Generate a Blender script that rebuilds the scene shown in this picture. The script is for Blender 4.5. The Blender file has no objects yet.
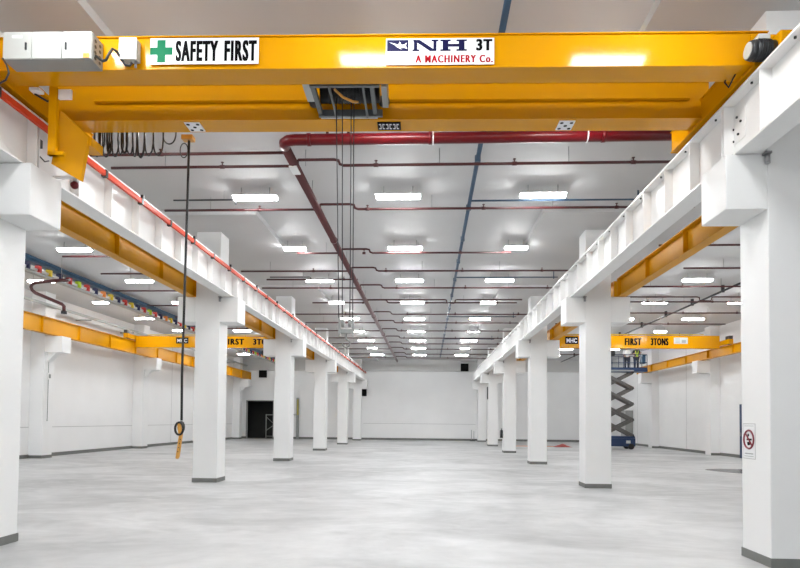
import bpy, math, random
from mathutils import Vector, Matrix
random.seed(7)
SC = bpy.context.scene
COL = SC.collection
PI = math.pi

# ---------------------------------------------------------------- materials
def mat(name, col, rough=0.5, metal=0.0, spec=0.5, emit=None, strength=0.0, noise=0.0, nscale=4.0, coat=0.0, bump=0.0):
    m = bpy.data.materials.new(name); m.use_nodes = True
    nt = m.node_tree; b = nt.nodes['Principled BSDF']
    b.inputs['Base Color'].default_value = (*col, 1)
    b.inputs['Roughness'].default_value = rough
    b.inputs['Metallic'].default_value = metal
    b.inputs['Specular IOR Level'].default_value = spec
    b.inputs['Coat Weight'].default_value = coat
    b.inputs['Coat Roughness'].default_value = 0.04
    if emit:
        b.inputs['Emission Color'].default_value = (*emit, 1)
        b.inputs['Emission Strength'].default_value = strength
    tc = nt.nodes.new('ShaderNodeTexCoord')
    n = nt.nodes.new('ShaderNodeTexNoise'); n.inputs['Scale'].default_value = nscale; n.inputs['Detail'].default_value = 6
    nt.links.new(tc.outputs['Object'], n.inputs['Vector'])
    if noise > 0:
        r = nt.nodes.new('ShaderNodeValToRGB')
        a = tuple(max(0, c * (1 - noise)) for c in col); z = tuple(min(1, c * (1 + noise)) for c in col)
        r.color_ramp.elements[0].position = 0.3; r.color_ramp.elements[1].position = 0.7
        r.color_ramp.elements[0].color = (*a, 1); r.color_ramp.elements[1].color = (*z, 1)
        nt.links.new(n.outputs['Fac'], r.inputs['Fac']); nt.links.new(r.outputs['Color'], b.inputs['Base Color'])
    if bump > 0:
        bp = nt.nodes.new('ShaderNodeBump'); bp.inputs['Strength'].default_value = bump; bp.inputs['Distance'].default_value = 0.01
        nt.links.new(n.outputs['Fac'], bp.inputs['Height']); nt.links.new(bp.outputs['Normal'], b.inputs['Normal'])
    return m

M = dict(
    wall=mat('wall_paint', (.87, .875, .875), .55, noise=.02, nscale=.6),
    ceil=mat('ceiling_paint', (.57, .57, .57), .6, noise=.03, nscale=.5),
    bulk=mat('bulkhead_grey', (.62, .62, .61), .6, noise=.03, nscale=.5),
    pillar=mat('pillar_paint', (.81, .815, .81), .42, noise=.015, nscale=.8),
    girder=mat('girder_paint', (.80, .80, .79), .32, noise=.02, nscale=2),
    pitch=mat('matt_black', (.006, .006, .006), .8, spec=.15, noise=.1),
    skirt=mat('skirting_grey', (.17, .175, .165), .5, noise=.08, nscale=5),
    yellow=mat('crane_yellow', (.64, .285, .001), .12, spec=.22, noise=.03, nscale=1.2),
    amber=mat('runway_yellow', (.64, .29, .001), .38, spec=.18, noise=.04, nscale=1.5),
    tube=mat('lit_diffuser', (.95, .95, .95), .4, emit=(.975, .99, 1), strength=10.5),
    housing=mat('lamp_housing', (.75, .75, .74), .4, noise=.02),
    red=mat('fire_red', (.10, .002, .005), .3, spec=.3, noise=.05, nscale=6),
    darkred=mat('branch_red', (.065, .011, .012), .35, noise=.1, nscale=8),
    plum=mat('main_plum', (.10, .026, .028), .35, noise=.08, nscale=6),
    steel=mat('rod_steel', (.35, .35, .36), .35, metal=.8, noise=.05),
    blue=mat('conduit_blue', (.035, .075, .13), .4, noise=.06, nscale=6),
    trayblue=mat('tray_blue', (.025, .075, .14), .45, noise=.1, nscale=4),
    orange=mat('conductor_orange', (.62, .045, .007), .45, spec=.25, noise=.04),
    black=mat('black_rubber', (.012, .012, .013), .4, noise=.1),
    frame_grey=mat('trolley_grey', (.14, .15, .15), .45, metal=.2, noise=.1, nscale=8),
    dark=mat('dark_iron', (.035, .037, .04), .4, metal=.3, noise=.15, nscale=9),
    grey=mat('grey_enamel', (.50, .52, .50), .4, noise=.03),
    cab=mat('cabinet_enamel', (.44, .45, .43), .38, noise=.02),
    cabdark=mat('cabinet_base_grey', (.28, .29, .28), .4, noise=.04),
    white=mat('white_enamel', (.86, .86, .85), .3, noise=.01),
    signw=mat('sign_white', (.86, .87, .88), .10, spec=.28, noise=.01),
    ink=mat('sign_black', (.003, .003, .004), .5, spec=.05, noise=.02),
    navy=mat('sign_navy', (.010, .010, .055), .4, spec=.06, noise=.03),
    ring=mat('ring_maroon', (.22, .01, .028), .35, noise=.03),
    signred=mat('sign_red', (.36, .003, .009), .4, spec=.06, noise=.03),
    green=mat('sign_green', (.0, .17, .07), .4, spec=.06, noise=.03),
    sticker=mat('sticker_orange', (.85, .25, .03), .4, noise=.02),
    tag=mat('tag_amber', (.62, .30, .05), .4, noise=.1, nscale=8),
    lime=mat('hivis_lime', (.55, .75, .05), .6, noise=.05),
    mark_yellow=mat('mark_yellow', (.75, .55, .03), .5, noise=.05),
    dull_yellow=mat('dull_yellow', (.40, .34, .06), .6, noise=.1),
    redsheet=mat('red_sheet', (.36, .06, .05), .7, noise=.15),
    mark_red=mat('mark_red', (.65, .05, .04), .5, noise=.05),
    mark_navy=mat('mark_navy', (.02, .025, .09), .5, noise=.05),
    liftblue=mat('lift_navy', (.012, .035, .10), .4, noise=.08),
    liftgrey=mat('lift_arm_grey', (.11, .105, .10), .45, noise=.1),
    skin=mat('skin', (.52, .32, .22), .5, noise=.03),
    hair=mat('hair', (.02, .016, .012), .6, noise=.1),
    trousers=mat('dark_trousers', (.03, .035, .05), .8, noise=.1),
    shirt=mat('pale_shirt', (.75, .75, .74), .8, noise=.03),
    void=mat('painted_gloom', (.035, .036, .033), .7, noise=.15, nscale=1),
    gap=mat('groove_grey', (.45, .45, .45), .6, noise=.03),
    puddle=mat('wet_grey', (.06, .062, .062), .25, spec=.3, noise=.1, nscale=2),
)

def floor_material():
    m = bpy.data.materials.new('polished_concrete'); m.use_nodes = True
    nt = m.node_tree; b = nt.nodes['Principled BSDF']; L = nt.links
    tc = nt.nodes.new('ShaderNodeTexCoord')
    mp = nt.nodes.new('ShaderNodeMapping'); mp.inputs['Scale'].default_value = (.7, 1.0, 1)
    L.new(tc.outputs['Object'], mp.inputs['Vector'])
    n1 = nt.nodes.new('ShaderNodeTexNoise'); n1.inputs['Scale'].default_value = .30; n1.inputs['Detail'].default_value = 8; n1.inputs['Roughness'].default_value = .62; n1.inputs['Distortion'].default_value = .8
    n2 = nt.nodes.new('ShaderNodeTexNoise'); n2.inputs['Scale'].default_value = 3.2; n2.inputs['Detail'].default_value = 10; n2.inputs['Roughness'].default_value = .7
    n3 = nt.nodes.new('ShaderNodeTexNoise'); n3.inputs['Scale'].default_value = 1.1; n3.inputs['Detail'].default_value = 4; n3.inputs['Distortion'].default_value = 2.0
    for n in (n1, n2, n3): L.new(mp.outputs['Vector'], n.inputs['Vector'])
    r1 = nt.nodes.new('ShaderNodeValToRGB'); r1.color_ramp.elements[0].position = .34; r1.color_ramp.elements[1].position = .60
    r1.color_ramp.elements[0].color = (.35, .357, .36, 1); r1.color_ramp.elements[1].color = (.56, .566, .567, 1)
    L.new(n1.outputs['Fac'], r1.inputs['Fac'])
    r2 = nt.nodes.new('ShaderNodeValToRGB'); r2.color_ramp.elements[0].position = .35; r2.color_ramp.elements[1].position = .7
    r2.color_ramp.elements[0].color = (.90, .90, .90, 1); r2.color_ramp.elements[1].color = (1.02, 1.02, 1.02, 1)
    L.new(n2.outputs['Fac'], r2.inputs['Fac'])
    mx = nt.nodes.new('ShaderNodeMix'); mx.data_type = 'RGBA'; mx.blend_type = 'MULTIPLY'; mx.inputs['Factor'].default_value = 1
    L.new(r1.outputs['Color'], mx.inputs['A']); L.new(r2.outputs['Color'], mx.inputs['B'])
    L.new(mx.outputs['Result'], b.inputs['Base Color'])
    r3 = nt.nodes.new('ShaderNodeMapRange'); r3.inputs['To Min'].default_value = .36; r3.inputs['To Max'].default_value = .52
    r3.inputs['From Min'].default_value = .35; r3.inputs['From Max'].default_value = .65
    L.new(n3.outputs['Fac'], r3.inputs['Value']); L.new(r3.outputs['Result'], b.inputs['Roughness'])
    b.inputs['Specular IOR Level'].default_value = .4
    return m
M['floor'] = floor_material()

# ---------------------------------------------------------------- mesh builder
class MB:
    def __init__(s): s.v, s.f, s.sm = [], [], []
    def add(s, vs, fs, smooth=False):
        o = len(s.v); s.v += [tuple(x) for x in vs]
        for k, f in enumerate(fs):
            s.f.append([i + o for i in f]); s.sm.append(smooth if isinstance(smooth, bool) else smooth[k])
        return s
    def box(s, x0, x1, y0, y1, z0, z1):
        x0, x1 = sorted((x0, x1)); y0, y1 = sorted((y0, y1)); z0, z1 = sorted((z0, z1))
        v = [(x0, y0, z0), (x1, y0, z0), (x1, y1, z0), (x0, y1, z0), (x0, y0, z1), (x1, y0, z1), (x1, y1, z1), (x0, y1, z1)]
        return s.add(v, [(3, 2, 1, 0), (4, 5, 6, 7), (0, 1, 5, 4), (1, 2, 6, 5), (2, 3, 7, 6), (3, 0, 4, 7)])
    def prism(s, pts, d):                      # planar polygon pts pushed along vector d
        n = len(pts); d = Vector(d); a = [Vector(p) for p in pts]; b = [p + d for p in a]
        fs = [list(range(n))[::-1], [n + i for i in range(n)]] + [(i, (i + 1) % n, n + (i + 1) % n, n + i) for i in range(n)]
        return s.add(a + b, fs)
    def cyl(s, p0, p1, r0, r1=None, n=12):
        return s.tube([p0, p1], [r0, r0 if r1 is None else r1], n)
    def tube(s, pts, r, n=8, closed=False):
        P = [Vector(p) for p in pts]; k = len(P); R = r if isinstance(r, (list, tuple)) else [r] * k
        vs, ref = [], None
        for i, p in enumerate(P):
            if closed: t = P[(i + 1) % k] - P[i - 1]
            else: t = P[min(i + 1, k - 1)] - P[max(i - 1, 0)]
            t.normalize()
            if ref is None:
                ref = t.orthogonal().normalized()
            ref = (ref - t * ref.dot(t))
            ref = ref.normalized() if ref.length > 1e-6 else t.orthogonal().normalized()
            b = t.cross(ref)
            for j in range(n):
                a = 2 * PI * j / n
                vs.append(p + (ref * math.cos(a) + b * math.sin(a)) * R[i])
        fs, sm = [], []
        for i in range(k if closed else k - 1):
            i2 = (i + 1) % k
            for j in range(n):
                fs.append((i * n + j, i * n + (j + 1) % n, i2 * n + (j + 1) % n, i2 * n + j)); sm.append(True)
        if not closed:
            fs.append(list(range(n))[::-1]); sm.append(False)
            fs.append([(k - 1) * n + j for j in range(n)]); sm.append(False)
        return s.add(vs, fs, sm)
    def ball(s, c, r, sx=1, sy=1, sz=1, n=14, m=8):
        c = Vector(c); vs = [c + Vector((0, 0, r * sz))]; fs = []
        for i in range(1, m):
            th = PI * i / m
            for j in range(n):
                a = 2 * PI * j / n
                vs.append(c + Vector((math.sin(th) * math.cos(a) * r * sx, math.sin(th) * math.sin(a) * r * sy, math.cos(th) * r * sz)))
        vs.append(c - Vector((0, 0, r * sz)))
        for j in range(n): fs.append((0, 1 + j, 1 + (j + 1) % n))
        for i in range(m - 2):
            for j in range(n):
                a = 1 + i * n; b = a + n
                fs.append((a + j, b + j, b + (j + 1) % n, a + (j + 1) % n))
        e = len(vs) - 1; a = 1 + (m - 2) * n
        for j in range(n): fs.append((a + j, e, a + (j + 1) % n))
        return s.add(vs, fs, True)
    def mesh(s, name, m, org):
        me = bpy.data.meshes.new(name)
        me.from_pydata([(x - org[0], y - org[1], z - org[2]) for x, y, z in s.v], [], s.f)
        me.polygons.foreach_set('use_smooth', s.sm)
        me.materials.append(M[m] if isinstance(m, str) else m); me.update()
        return me
    def build(s, name, m, parent=None, bevel=0.0):
        if parent is not None:
            org = WORLD[parent.name]
        else:
            xs, ys, zs = zip(*s.v)
            org = ((min(xs) + max(xs)) / 2, (min(ys) + max(ys)) / 2, min(zs))
        o = bpy.data.objects.new(name, s.mesh(name, m, org)); COL.objects.link(o)
        if parent is not None:
            o.parent = parent
            WORLD[o.name] = org
        else:
            o.location = org; WORLD[o.name] = org
        if bevel:
            bv = o.modifiers.new('edge', 'BEVEL'); bv.width = bevel; bv.segments = 2; bv.limit_method = 'ANGLE'
        return o
WORLD = {}
def B(*a): return MB().box(*a)
def root(name, loc):
    o = bpy.data.objects.new(name, None); COL.objects.link(o); o.location = loc; o.empty_display_size = .2
    WORLD[o.name] = tuple(loc); return o
def tag(o, label, cat, group=None):
    o['label'] = label; o['category'] = cat; o['kind'] = 'thing'
    if group: o['group'] = group
    return o
def struct(o):
    o['kind'] = 'structure'; return o
def copy_tree(o, parent=None):
    c = o.copy(); COL.objects.link(c)
    if parent is not None: c.parent = parent
    for ch in list(o.children): copy_tree(ch, c)
    return c
ORD = ['first', 'second', 'third', 'fourth', 'fifth', 'sixth', 'seventh', 'eighth', 'ninth', 'tenth', 'eleventh', 'twelfth', 'thirteenth', 'fourteenth', 'fifteenth']

def text_mesh(mb, s, x0, x1, z0, z1, y, bold=0.0, fat=0.0, shear=0.0):
    cu = bpy.data.curves.new('lettering', 'FONT'); cu.body = s; cu.size = 1; cu.offset = bold; cu.resolution_u = 4; cu.shear = shear; cu.space_character = 1.22 if fat else 1.0
    ob = bpy.data.objects.new('lettering', cu); COL.objects.link(ob)
    dg = bpy.context.evaluated_depsgraph_get()
    me = bpy.data.meshes.new_from_object(ob.evaluated_get(dg))
    P = [v.co.copy() for v in me.vertices]; F = [list(p.vertices) for p in me.polygons]
    bpy.data.objects.remove(ob); bpy.data.curves.remove(cu); bpy.data.meshes.remove(me)
    ax, bx = min(p.x for p in P), max(p.x for p in P); ay, by = min(p.y for p in P), max(p.y for p in P)
    for q in ((-1, 0, 1) if fat else (0,)):
        V = [(x0 + fat + (p.x - ax) / (bx - ax) * (x1 - x0 - 2 * fat) + q * fat, y - (q + 1) * .0003, z0 + (p.y - ay) / (by - ay) * (z1 - z0)) for p in P]
        mb.add(V, F)
    return mb

# ---------------------------------------------------------------- room
XW0, XW1, YB, YF, ZC, ZD = -18.2, 17.2, 57.5, -7.0, 7.65, 7.50
CR, CL = 4.897, -6.617                       # pillar row centre lines
PW = .73; YP = [8.22 + 9.3825 * k for k in range(6)]

fl = struct(B(XW0 - .3, XW1 + .3, YF - .3, YB + 6, -.2, 0).build('floor', 'floor'))
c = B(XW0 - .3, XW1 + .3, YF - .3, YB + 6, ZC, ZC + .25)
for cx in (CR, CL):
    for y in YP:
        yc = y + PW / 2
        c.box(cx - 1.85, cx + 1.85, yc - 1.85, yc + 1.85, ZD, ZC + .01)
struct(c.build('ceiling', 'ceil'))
struct(B(XW0 - .3, XW0, YF, YB + .3, 0, ZC).build('wall_left', 'wall'))
struct(B(XW1, XW1 + .3, YF, YB + .3, 0, ZC).build('wall_right', 'wall'))
struct(B(XW0 - .3, XW1 + .3, YF - .3, YF, 0, ZC).build('wall_front', 'wall'))
DX0, DX1, DH = -17.55, -15.0, 3.62            # dark opening in the end wall
w = B(XW0 - .3, DX0, YB, YB + .3, 0, ZC).box(DX1, XW1 + .3, YB, YB + .3, 0, ZC).box(DX0, DX1, YB, YB + .3, DH, ZC)
struct(w.build('wall_back', 'wall'))
struct(B(XW0, XW1, YB - .42, YB, 6.58, ZC).build('trim_1', 'bulk'))  # bulkhead strip, greyer than the wall below it
# room behind the opening, its darkness painted into near-black walls and floor
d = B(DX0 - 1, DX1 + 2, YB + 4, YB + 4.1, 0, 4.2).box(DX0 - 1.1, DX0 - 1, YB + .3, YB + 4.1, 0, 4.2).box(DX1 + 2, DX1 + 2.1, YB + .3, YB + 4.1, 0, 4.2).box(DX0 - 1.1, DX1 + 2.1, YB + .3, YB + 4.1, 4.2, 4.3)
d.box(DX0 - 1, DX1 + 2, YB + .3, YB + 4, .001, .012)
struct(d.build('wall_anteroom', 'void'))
f = B(DX0 - .07, DX0, YB - .03, YB + .1, 0, DH + .07).box(DX1, DX1 + .07, YB - .03, YB + .1, 0, DH + .07).box(DX0, DX1, YB - .03, YB + .1, DH, DH + .07)
struct(f.build('door_1', 'cabdark'))
# baseboards
struct(B(XW0, XW0 + .03, YF, YB, 0, .17).build('baseboard_left', 'skirt'))
struct(B(XW1 - .03, XW1, YF, YB, 0, .17).build('baseboard_right', 'skirt'))
struct(B(XW0, DX0 - .07, YB - .03, YB, 0, .19).box(DX1 + .07, XW1, YB - .03, YB, 0, .19).build('baseboard_back', 'skirt'))
# shallow wall joints
struct(B(XW0, XW0 + .006, YF, YB, 1.40, 1.425).build('trim_2', 'gap'))
struct(B(-6.2, 4.5, YB - .006, YB, 1.55, 1.58).build('trim_3', 'gap'))
t4 = MB()
for y in (22.9, 41.8, 51.2): t4.box(XW0, XW0 + .006, y, y + .03, .17, ZC)
struct(t4.build('trim_4', 'gap'))
t5 = MB()
for y in (31.6, 33.4, 41, 50.4): t5.box(XW1 - .006, XW1, y, y + .03, .17, ZC)
struct(t5.build('trim_5', 'gap'))

# wall pilasters with their corbels
def pilaster(n, x0, x1, xc, y):
    r = root('wall_pilaster', ((x0 + x1) / 2, y, 0)); r['kind'] = 'structure'
    B(x0, x1, y, y + PW, 0, ZC).build('shaft', 'wall', r, .01)
    s = 1 if xc > x0 else -1
    xi = x1 if s > 0 else x0
    B(xi, xc, y + .02, y + PW - .02, 4.85, 5.6).build('corbel', 'wall', r, .01)
    MB().prism([(xi, y + .2, 4.85), (xi + s * .42, y + .2, 4.85), (xi, y + .2, 4.42)], (0, .33, 0)).build('haunch', 'wall', r)
    (B(min(x0, x1) - .0, max(x0, x1) + .0, y - .012, y, 0, .14)).box(xi, xi + s * .012, y - .012, y + PW, 0, .14).build('base_band', 'skirt', r)
for k, y in enumerate([26.6, 36.2, 45.75, 55.2]): pilaster(k, XW0, -17.55, -16.75, y)
for k, y in enumerate([27.0, 36.37, 45.75]): pilaster(k, XW1, 16.65, 15.9, y)

# ---------------------------------------------------------------- main pillars
def make_pillar(cx, y):
    r = root('pillar', (cx, y + PW / 2, 0)); h = PW / 2; yc = y + h
    B(cx - h, cx + h, y, y + PW, 0, ZD).build('shaft', 'pillar', r, .012)
    B(cx - .915, cx - h, y, y + PW, 4.78, 5.53).build('corbel', 'pillar', r, .012)
    B(cx + h, cx + .915, y, y + PW, 4.78, 5.53).build('corbel', 'pillar', r, .012)
    e = .012
    B(cx - h - e, cx + h + e, y - e, y + PW + e, 0, .125).build('base_band', 'skirt', r, .004)
    return r
p0 = make_pillar(CR, YP[0])
RL = ['nearest square white pillar, with the prohibition sign on its side', 'second square white pillar in the prohibition sign row, beside the scissor lift',
      'third square white pillar in the prohibition sign row', 'fourth square white pillar in the prohibition sign row', 'fifth square white pillar in the prohibition sign row',
      'last square white pillar in the prohibition sign row, against the end wall']
LL = ['nearest square white pillar under the orange conductor rail, cut by the frame', 'second square white pillar under the orange rail, behind the hanging pendant',
      'third square white pillar under the orange rail, beside the dark doorway', 'fourth square white pillar under the orange rail', 'fifth square white pillar under the orange rail',
      'last square white pillar under the orange rail, against the end wall']
for row, cx, labs in ((0, CR, RL), (1, CL, LL)):
    for k, y in enumerate(YP):
        p = p0 if (row == 0 and k == 0) else copy_tree(p0)
        dx = .05 if (row == 1 and k > 3) else 0
        p.location = (cx + dx, y + PW / 2, 0)
        tag(p, labs[k], 'pillar', 'square white pillars in two rows')

# ---------------------------------------------------------------- runway girders (white), inner side of each row
GW, Z0, Z1 = .17, 5.535, 6.38
def make_girder(cx, y0, y1):
    r = root('runway_girder', (cx, (y0 + y1) / 2, Z0))
    B(cx - GW, cx + GW, y0, y1, Z0, Z0 + .028).build('bottom_flange', 'girder', r)
    B(cx - GW, cx + GW, y0, y1, Z1 - .028, Z1).build('top_flange', 'girder', r)
    B(cx - .012, cx + .012, y0, y1, Z0 + .028, Z1 - .028).build('web', 'girder', r)
    B(cx - .03, cx + .03, y0, y1, Z1, Z1 + .05).build('rail', 'steel', r)
    n = 10
    for k in range(n):
        y = y0 + .02 + (y1 - y0 - .04) * k / (n - 1)
        B(cx - GW + .008, cx + GW - .008, y - .009, y + .009, Z0 + .028, Z1 - .028).build('stiffener', 'girder', r)
    for k in range(n - 1):
        y = y0 + (y1 - y0) * (k + .3) / (n - 1)
        m = MB()
        for s in (-1, 1): m.cyl((cx + s * .1, y, Z1 - .05), (cx + s * .1, y, Z1 - .028), .016, n=8)
        m.build('bolt', 'dark', r)
    return r
GR, GL = 4.28, -6.01
mid = [y + PW / 2 for y in YP]
spans = [(-6.5, mid[0] - .01)] + [(mid[k] + .01, mid[k + 1] - .01) for k in range(5)]
nm = ['first', 'second', 'third', 'fourth', 'fifth', 'last']
for cx, txt in ((GR, 'facing the orange rail'), (GL, 'below the orange rail')):
    proto = None
    for k, (a, b) in enumerate(spans):
        if k in (0,):
            g = make_girder(cx, 0.2, b)
        elif proto is None:
            g = proto = make_girder(cx, a, b)
        else:
            g = copy_tree(proto); g.location = (cx, (a + b) / 2, Z0)
        tag(g, ('white steel crane girder %s, %s span from the camera' % (txt, nm[k])), 'girder', 'white runway girder spans')

# yellow side-bay runway beams between the pillars
def make_yellow(cx, y0, y1, z0, z1, n, w=.12, name='runway_beam'):
    r = root(name, (cx, (y0 + y1) / 2, z0))
    B(cx - w, cx + w, y0, y1, z0, z0 + .022).build('bottom_flange', 'amber', r)
    B(cx - w, cx + w, y0, y1, z1 - .022, z1).build('top_flange', 'amber', r)
    B(cx - .012, cx + .012, y0, y1, z0 + .022, z1 - .022).build('web', 'amber', r)
    for k in range(n):
        y = y0 + .02 + (y1 - y0 - .04) * k / (n - 1)
        B(cx - w + .01, cx + w - .01, y - .011, y + .011, z0 + .022, z1 - .022).build('stiffener', 'amber', r)
    return r
for cx, txt in ((5.58, 'outside the prohibition sign row'), (-7.12, 'outside the orange rail row')):
    proto = None
    for k in range(5):
        a, b = YP[k] + .40, YP[k + 1] + .12
        if proto is None: g = proto = make_yellow(cx, a, b, 5.535, 6.08, 5)
        else:
            g = copy_tree(proto); g.location = (cx, (a + b) / 2, 5.535)
        tag(g, 'yellow steel runway beam %s, %s span from the camera' % (txt, nm[k]), 'beam', 'yellow runway beams on the pillar corbels')
tag(make_yellow(-17.15, 20.0, 57.0, 5.62, 6.36, 14), 'long yellow runway beam on corbels along the wall with the dark doorway', 'beam')
tag(make_yellow(16.25, 18.0, 47.5, 5.62, 6.12, 11), 'long yellow runway beam on corbels along the wall behind the scissor lift', 'beam')

# ---------------------------------------------------------------- big bridge crane
cr = root('bridge_crane', (-.8, 8.6, 6.42))
def girder_box(y0, y1, x0, x1, z0, z1):
    m = B(x0, x1, y0 + .012, y1 - .012, z0 + .016, z1 - .016)
    m.box(x0, x1, y0 - .012, y1 + .012, z0, z0 + .016); m.box(x0, x1, y0 - .012, y1 + .012, z1 - .016, z1)
    return m
girder_box(7.71, 8.06, -5.95, 4.32, 6.50, 6.955).build('front_beam', 'yellow', cr)
rb = girder_box(9.06, 9.42, -5.95, 4.22, 6.50, 7.08).build('rear_beam', 'yellow', cr)
B(-5.2, 3.9, 8.99, 9.06, 6.78, 6.87).build('trolley_rail', 'yellow', cr)
B(-5.2, 3.9, 8.06, 8.09, 6.80, 6.84).build('trolley_rail', 'yellow', cr)
for cx, s in ((4.25, 1), (-5.98, -1)):
    ya = 7.62 if s > 0 else 7.12
    m = B(cx - .15, cx + .15, ya, 10.12, 6.46, 6.78)
    m.box(cx - .17, cx + .17, ya, 10.12, 6.44, 6.46).box(cx - .17, cx + .17, ya, 10.12, 6.78, 6.80)
    e = m.build('end_carriage', 'yellow', cr)
    for y in (ya + .2, 9.9):
        MB().cyl((cx - .05, y, 6.53), (cx + .05, y, 6.53), .098, n=20).build('wheel', 'dark', e)
        B(cx - .16, cx + .16, y - .13, y + .13, 6.80, 6.90).build('wheel_cover', 'yellow', e)
    for y in (ya - .04, 10.12):
        B(cx - .07, cx + .07, y, y + .04, 6.56, 6.70).build('bumper', 'black', e)
# travel motor on the near end of the carriage by the prohibition sign row
mt = MB().cyl((4.250, 7.50, 6.57), (4.010, 7.50, 6.57), .115, n=20).cyl((4.010, 7.50, 6.57), (3.950, 7.50, 6.57), .125, .11, n=20)
for k in range(6):
    mt.cyl((4.040 + .028 * k, 7.50, 6.57), (4.050 + .028 * k, 7.50, 6.57), .128, n=20)
mo = mt.build('travel_motor', 'dark', cr)
MB().cyl((3.949, 7.50, 6.57), (3.935, 7.50, 6.57), .095, n=20).build('fan_cover', 'grey', mo)
B(4.030, 4.170, 7.41, 7.59, 6.67, 6.73).build('terminal_box', 'grey', mo)
g = B(4.250, 4.530, 7.34, 7.66, 6.46, 6.74).build('gearbox', 'yellow', cr, .02)
MB().cyl((4.410, 7.34, 6.62), (4.410, 7.31, 6.62), .07, n=18).build('bore_cap', 'black', g)
MB().tube([(3.95, 8.05, 6.52), (3.910, 8.0, 6.45), (3.940, 7.96, 6.36), (3.970, 7.9, 6.45), (4.010, 7.9, 6.53)], .012).build('motor_cable', 'black', cr)
# collector arm and guard plate hanging by the orange rail
ba = B(-5.36, -5.25, 8.14, 8.20, 5.56, 6.52).box(-5.36, -5.14, 8.14, 8.20, 5.56, 5.61)
ba.build('collector_arm', 'yellow', cr)
pp = [(-5.24, 8.30, 6.24), (-4.92, 8.46, 5.95), (-5.02, 8.46, 5.30), (-5.35, 8.30, 5.48)]
MB().prism(pp, (-.018, -.05, 0)).build('guard_plate', 'yellow', cr)
B(-5.06, -4.90, 8.44, 8.75, 5.82, 5.95).build('guard_bracket', 'yellow', cr)
B(-5.24, -5.06, 8.16, 8.20, 6.37, 6.50).build('limit_switch', 'white', cr)
B(-5.62, -5.48, 8.10, 8.22, 6.46, 6.50).build('limit_switch', 'white', cr)
MB().tube([(-5.6, 8.2, 6.46), (-5.45, 8.25, 6.38), (-5.3, 8.25, 6.40), (-5.2, 8.22, 6.45)], .016).build('switch_cable', 'black', cr)
tag(cr, 'large yellow double beam bridge crane spanning the aisle overhead', 'crane')

# control cabinet, box, cables on the crane's front
cb = root('control_cabinet', (-4.9, 7.5, 6.50))
B(-5.49, -4.33, 7.44, 7.70, 6.50, 6.86).build('body', 'cabdark', cb, .006)
for k, (a, b_) in enumerate(((-5.485, -5.115), (-5.105, -4.725), (-4.715, -4.335))):
    dd = B(a, b_, 7.415, 7.44, 6.505, 6.858).build('door', 'cab', cb, .006)
    if k == 0: B(b_ - .075, b_ - .055, 7.40, 7.415, 6.62, 6.71).build('handle', 'dark', dd)
    if k == 2: B(a + .045, a + .065, 7.40, 7.415, 6.62, 6.71).build('handle', 'dark', dd)
    if k == 0: B(a + .12, a + .25, 7.411, 7.415, 6.775, 6.81).build('name_plate', 'white', dd)
    if k == 2: B(b_ - .10, b_ - .02, 7.411, 7.415, 6.51, 6.57).build('warning_sticker', 'sticker', dd)
v = MB()
for i in range(2):
    for j in range(4): v.cyl((-4.33, 7.51 + .11 * i, 6.56 + .075 * j), (-4.325, 7.51 + .11 * i, 6.56 + .075 * j), .022, n=10)
v.build('cable_gland', 'black', cb)
MB().tube([(-4.33, 7.52, 6.60), (-4.24, 7.52, 6.53), (-4.17, 7.48, 6.52), (-4.14, 7.5, 6.62), (-4.11, 7.52, 6.69), (-4.07, 7.56, 6.68), (-4.03, 7.6, 6.60), (-3.99, 7.62, 6.54), (-3.93, 7.62, 6.53), (-3.90, 7.62, 6.57)], .018).build('cable', 'black', cb)
MB().tube([(-5.47, 7.4, 6.50), (-5.40, 7.38, 6.40), (-5.37, 7.38, 6.30), (-5.42, 7.4, 6.22), (-5.55, 7.45, 6.20)], .012).build('cable', 'black', cb)
tag(cb, 'pale grey three door control cabinet on the yellow crane beam', 'cabinet')
jb = root('junction_box', (-3.97, 7.6, 6.57))
B(-4.09, -3.86, 7.60, 7.70, 6.58, 6.85).build('body', 'grey', jb, .006)
B(-4.095, -3.865, 7.58, 7.60, 6.575, 6.86).build('lid', 'white', jb, .004)
MB().cyl((-3.9, 7.65, 6.58), (-3.9, 7.65, 6.50), .015).build('conduit_stub', 'steel', jb)
tag(jb, 'small pale grey junction box on the crane beam beside the safety sign', 'box')

# signs on the crane
YS = 7.698
sg = root('safety_sign', (-3.0, YS, 6.565))
B(-3.73, -2.285, YS - .008, YS, 6.565, 6.915).build('panel', 'signw', sg)
a, h = -3.58, 6.74
MB().box(a - .055, a + .055, YS - .012, YS - .008, h - .15, h + .15).box(a - .15, a + .15, YS - .0125, YS - .0085, h - .05, h + .05).build('green_cross', 'green', sg)
tm = MB(); text_mesh(tm, 'SAFETY', -3.39, -2.82, 6.60, 6.88, YS - .0095, .022, .008); tm.build('lettering', 'ink', sg); tm = MB(); text_mesh(tm, 'FIRST', -2.74, -2.31, 6.60, 6.88, YS - .0095, .022, .008)
tm.build('lettering', 'ink', sg)
tag(sg, 'white SAFETY FIRST sign with green cross on the crane', 'sign')
ns = root('maker_sign', (.095, YS, 6.535))
B(-.61, .80, YS - .008, YS, 6.535, 6.885).build('panel', 'signw', ns)
y = YS - .0095
lg = B(-.595, -.315, YS - .0095, YS - .008, 6.715, 6.865).build('logo_panel', 'navy', ns)
bird = [(-.57, 6.835), (-.50, 6.82), (-.45, 6.80), (-.43, 6.845), (-.405, 6.80), (-.37, 6.805), (-.335, 6.83), (-.35, 6.79), (-.33, 6.745), (-.375, 6.76), (-.42, 6.755), (-.40, 6.735), (-.46, 6.765), (-.50, 6.80)]
MB().add([(x, YS - .0105, z) for x, z in bird], [list(range(len(bird)))]).build('bird_emblem', 'signw', lg)
n_ = MB()
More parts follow.
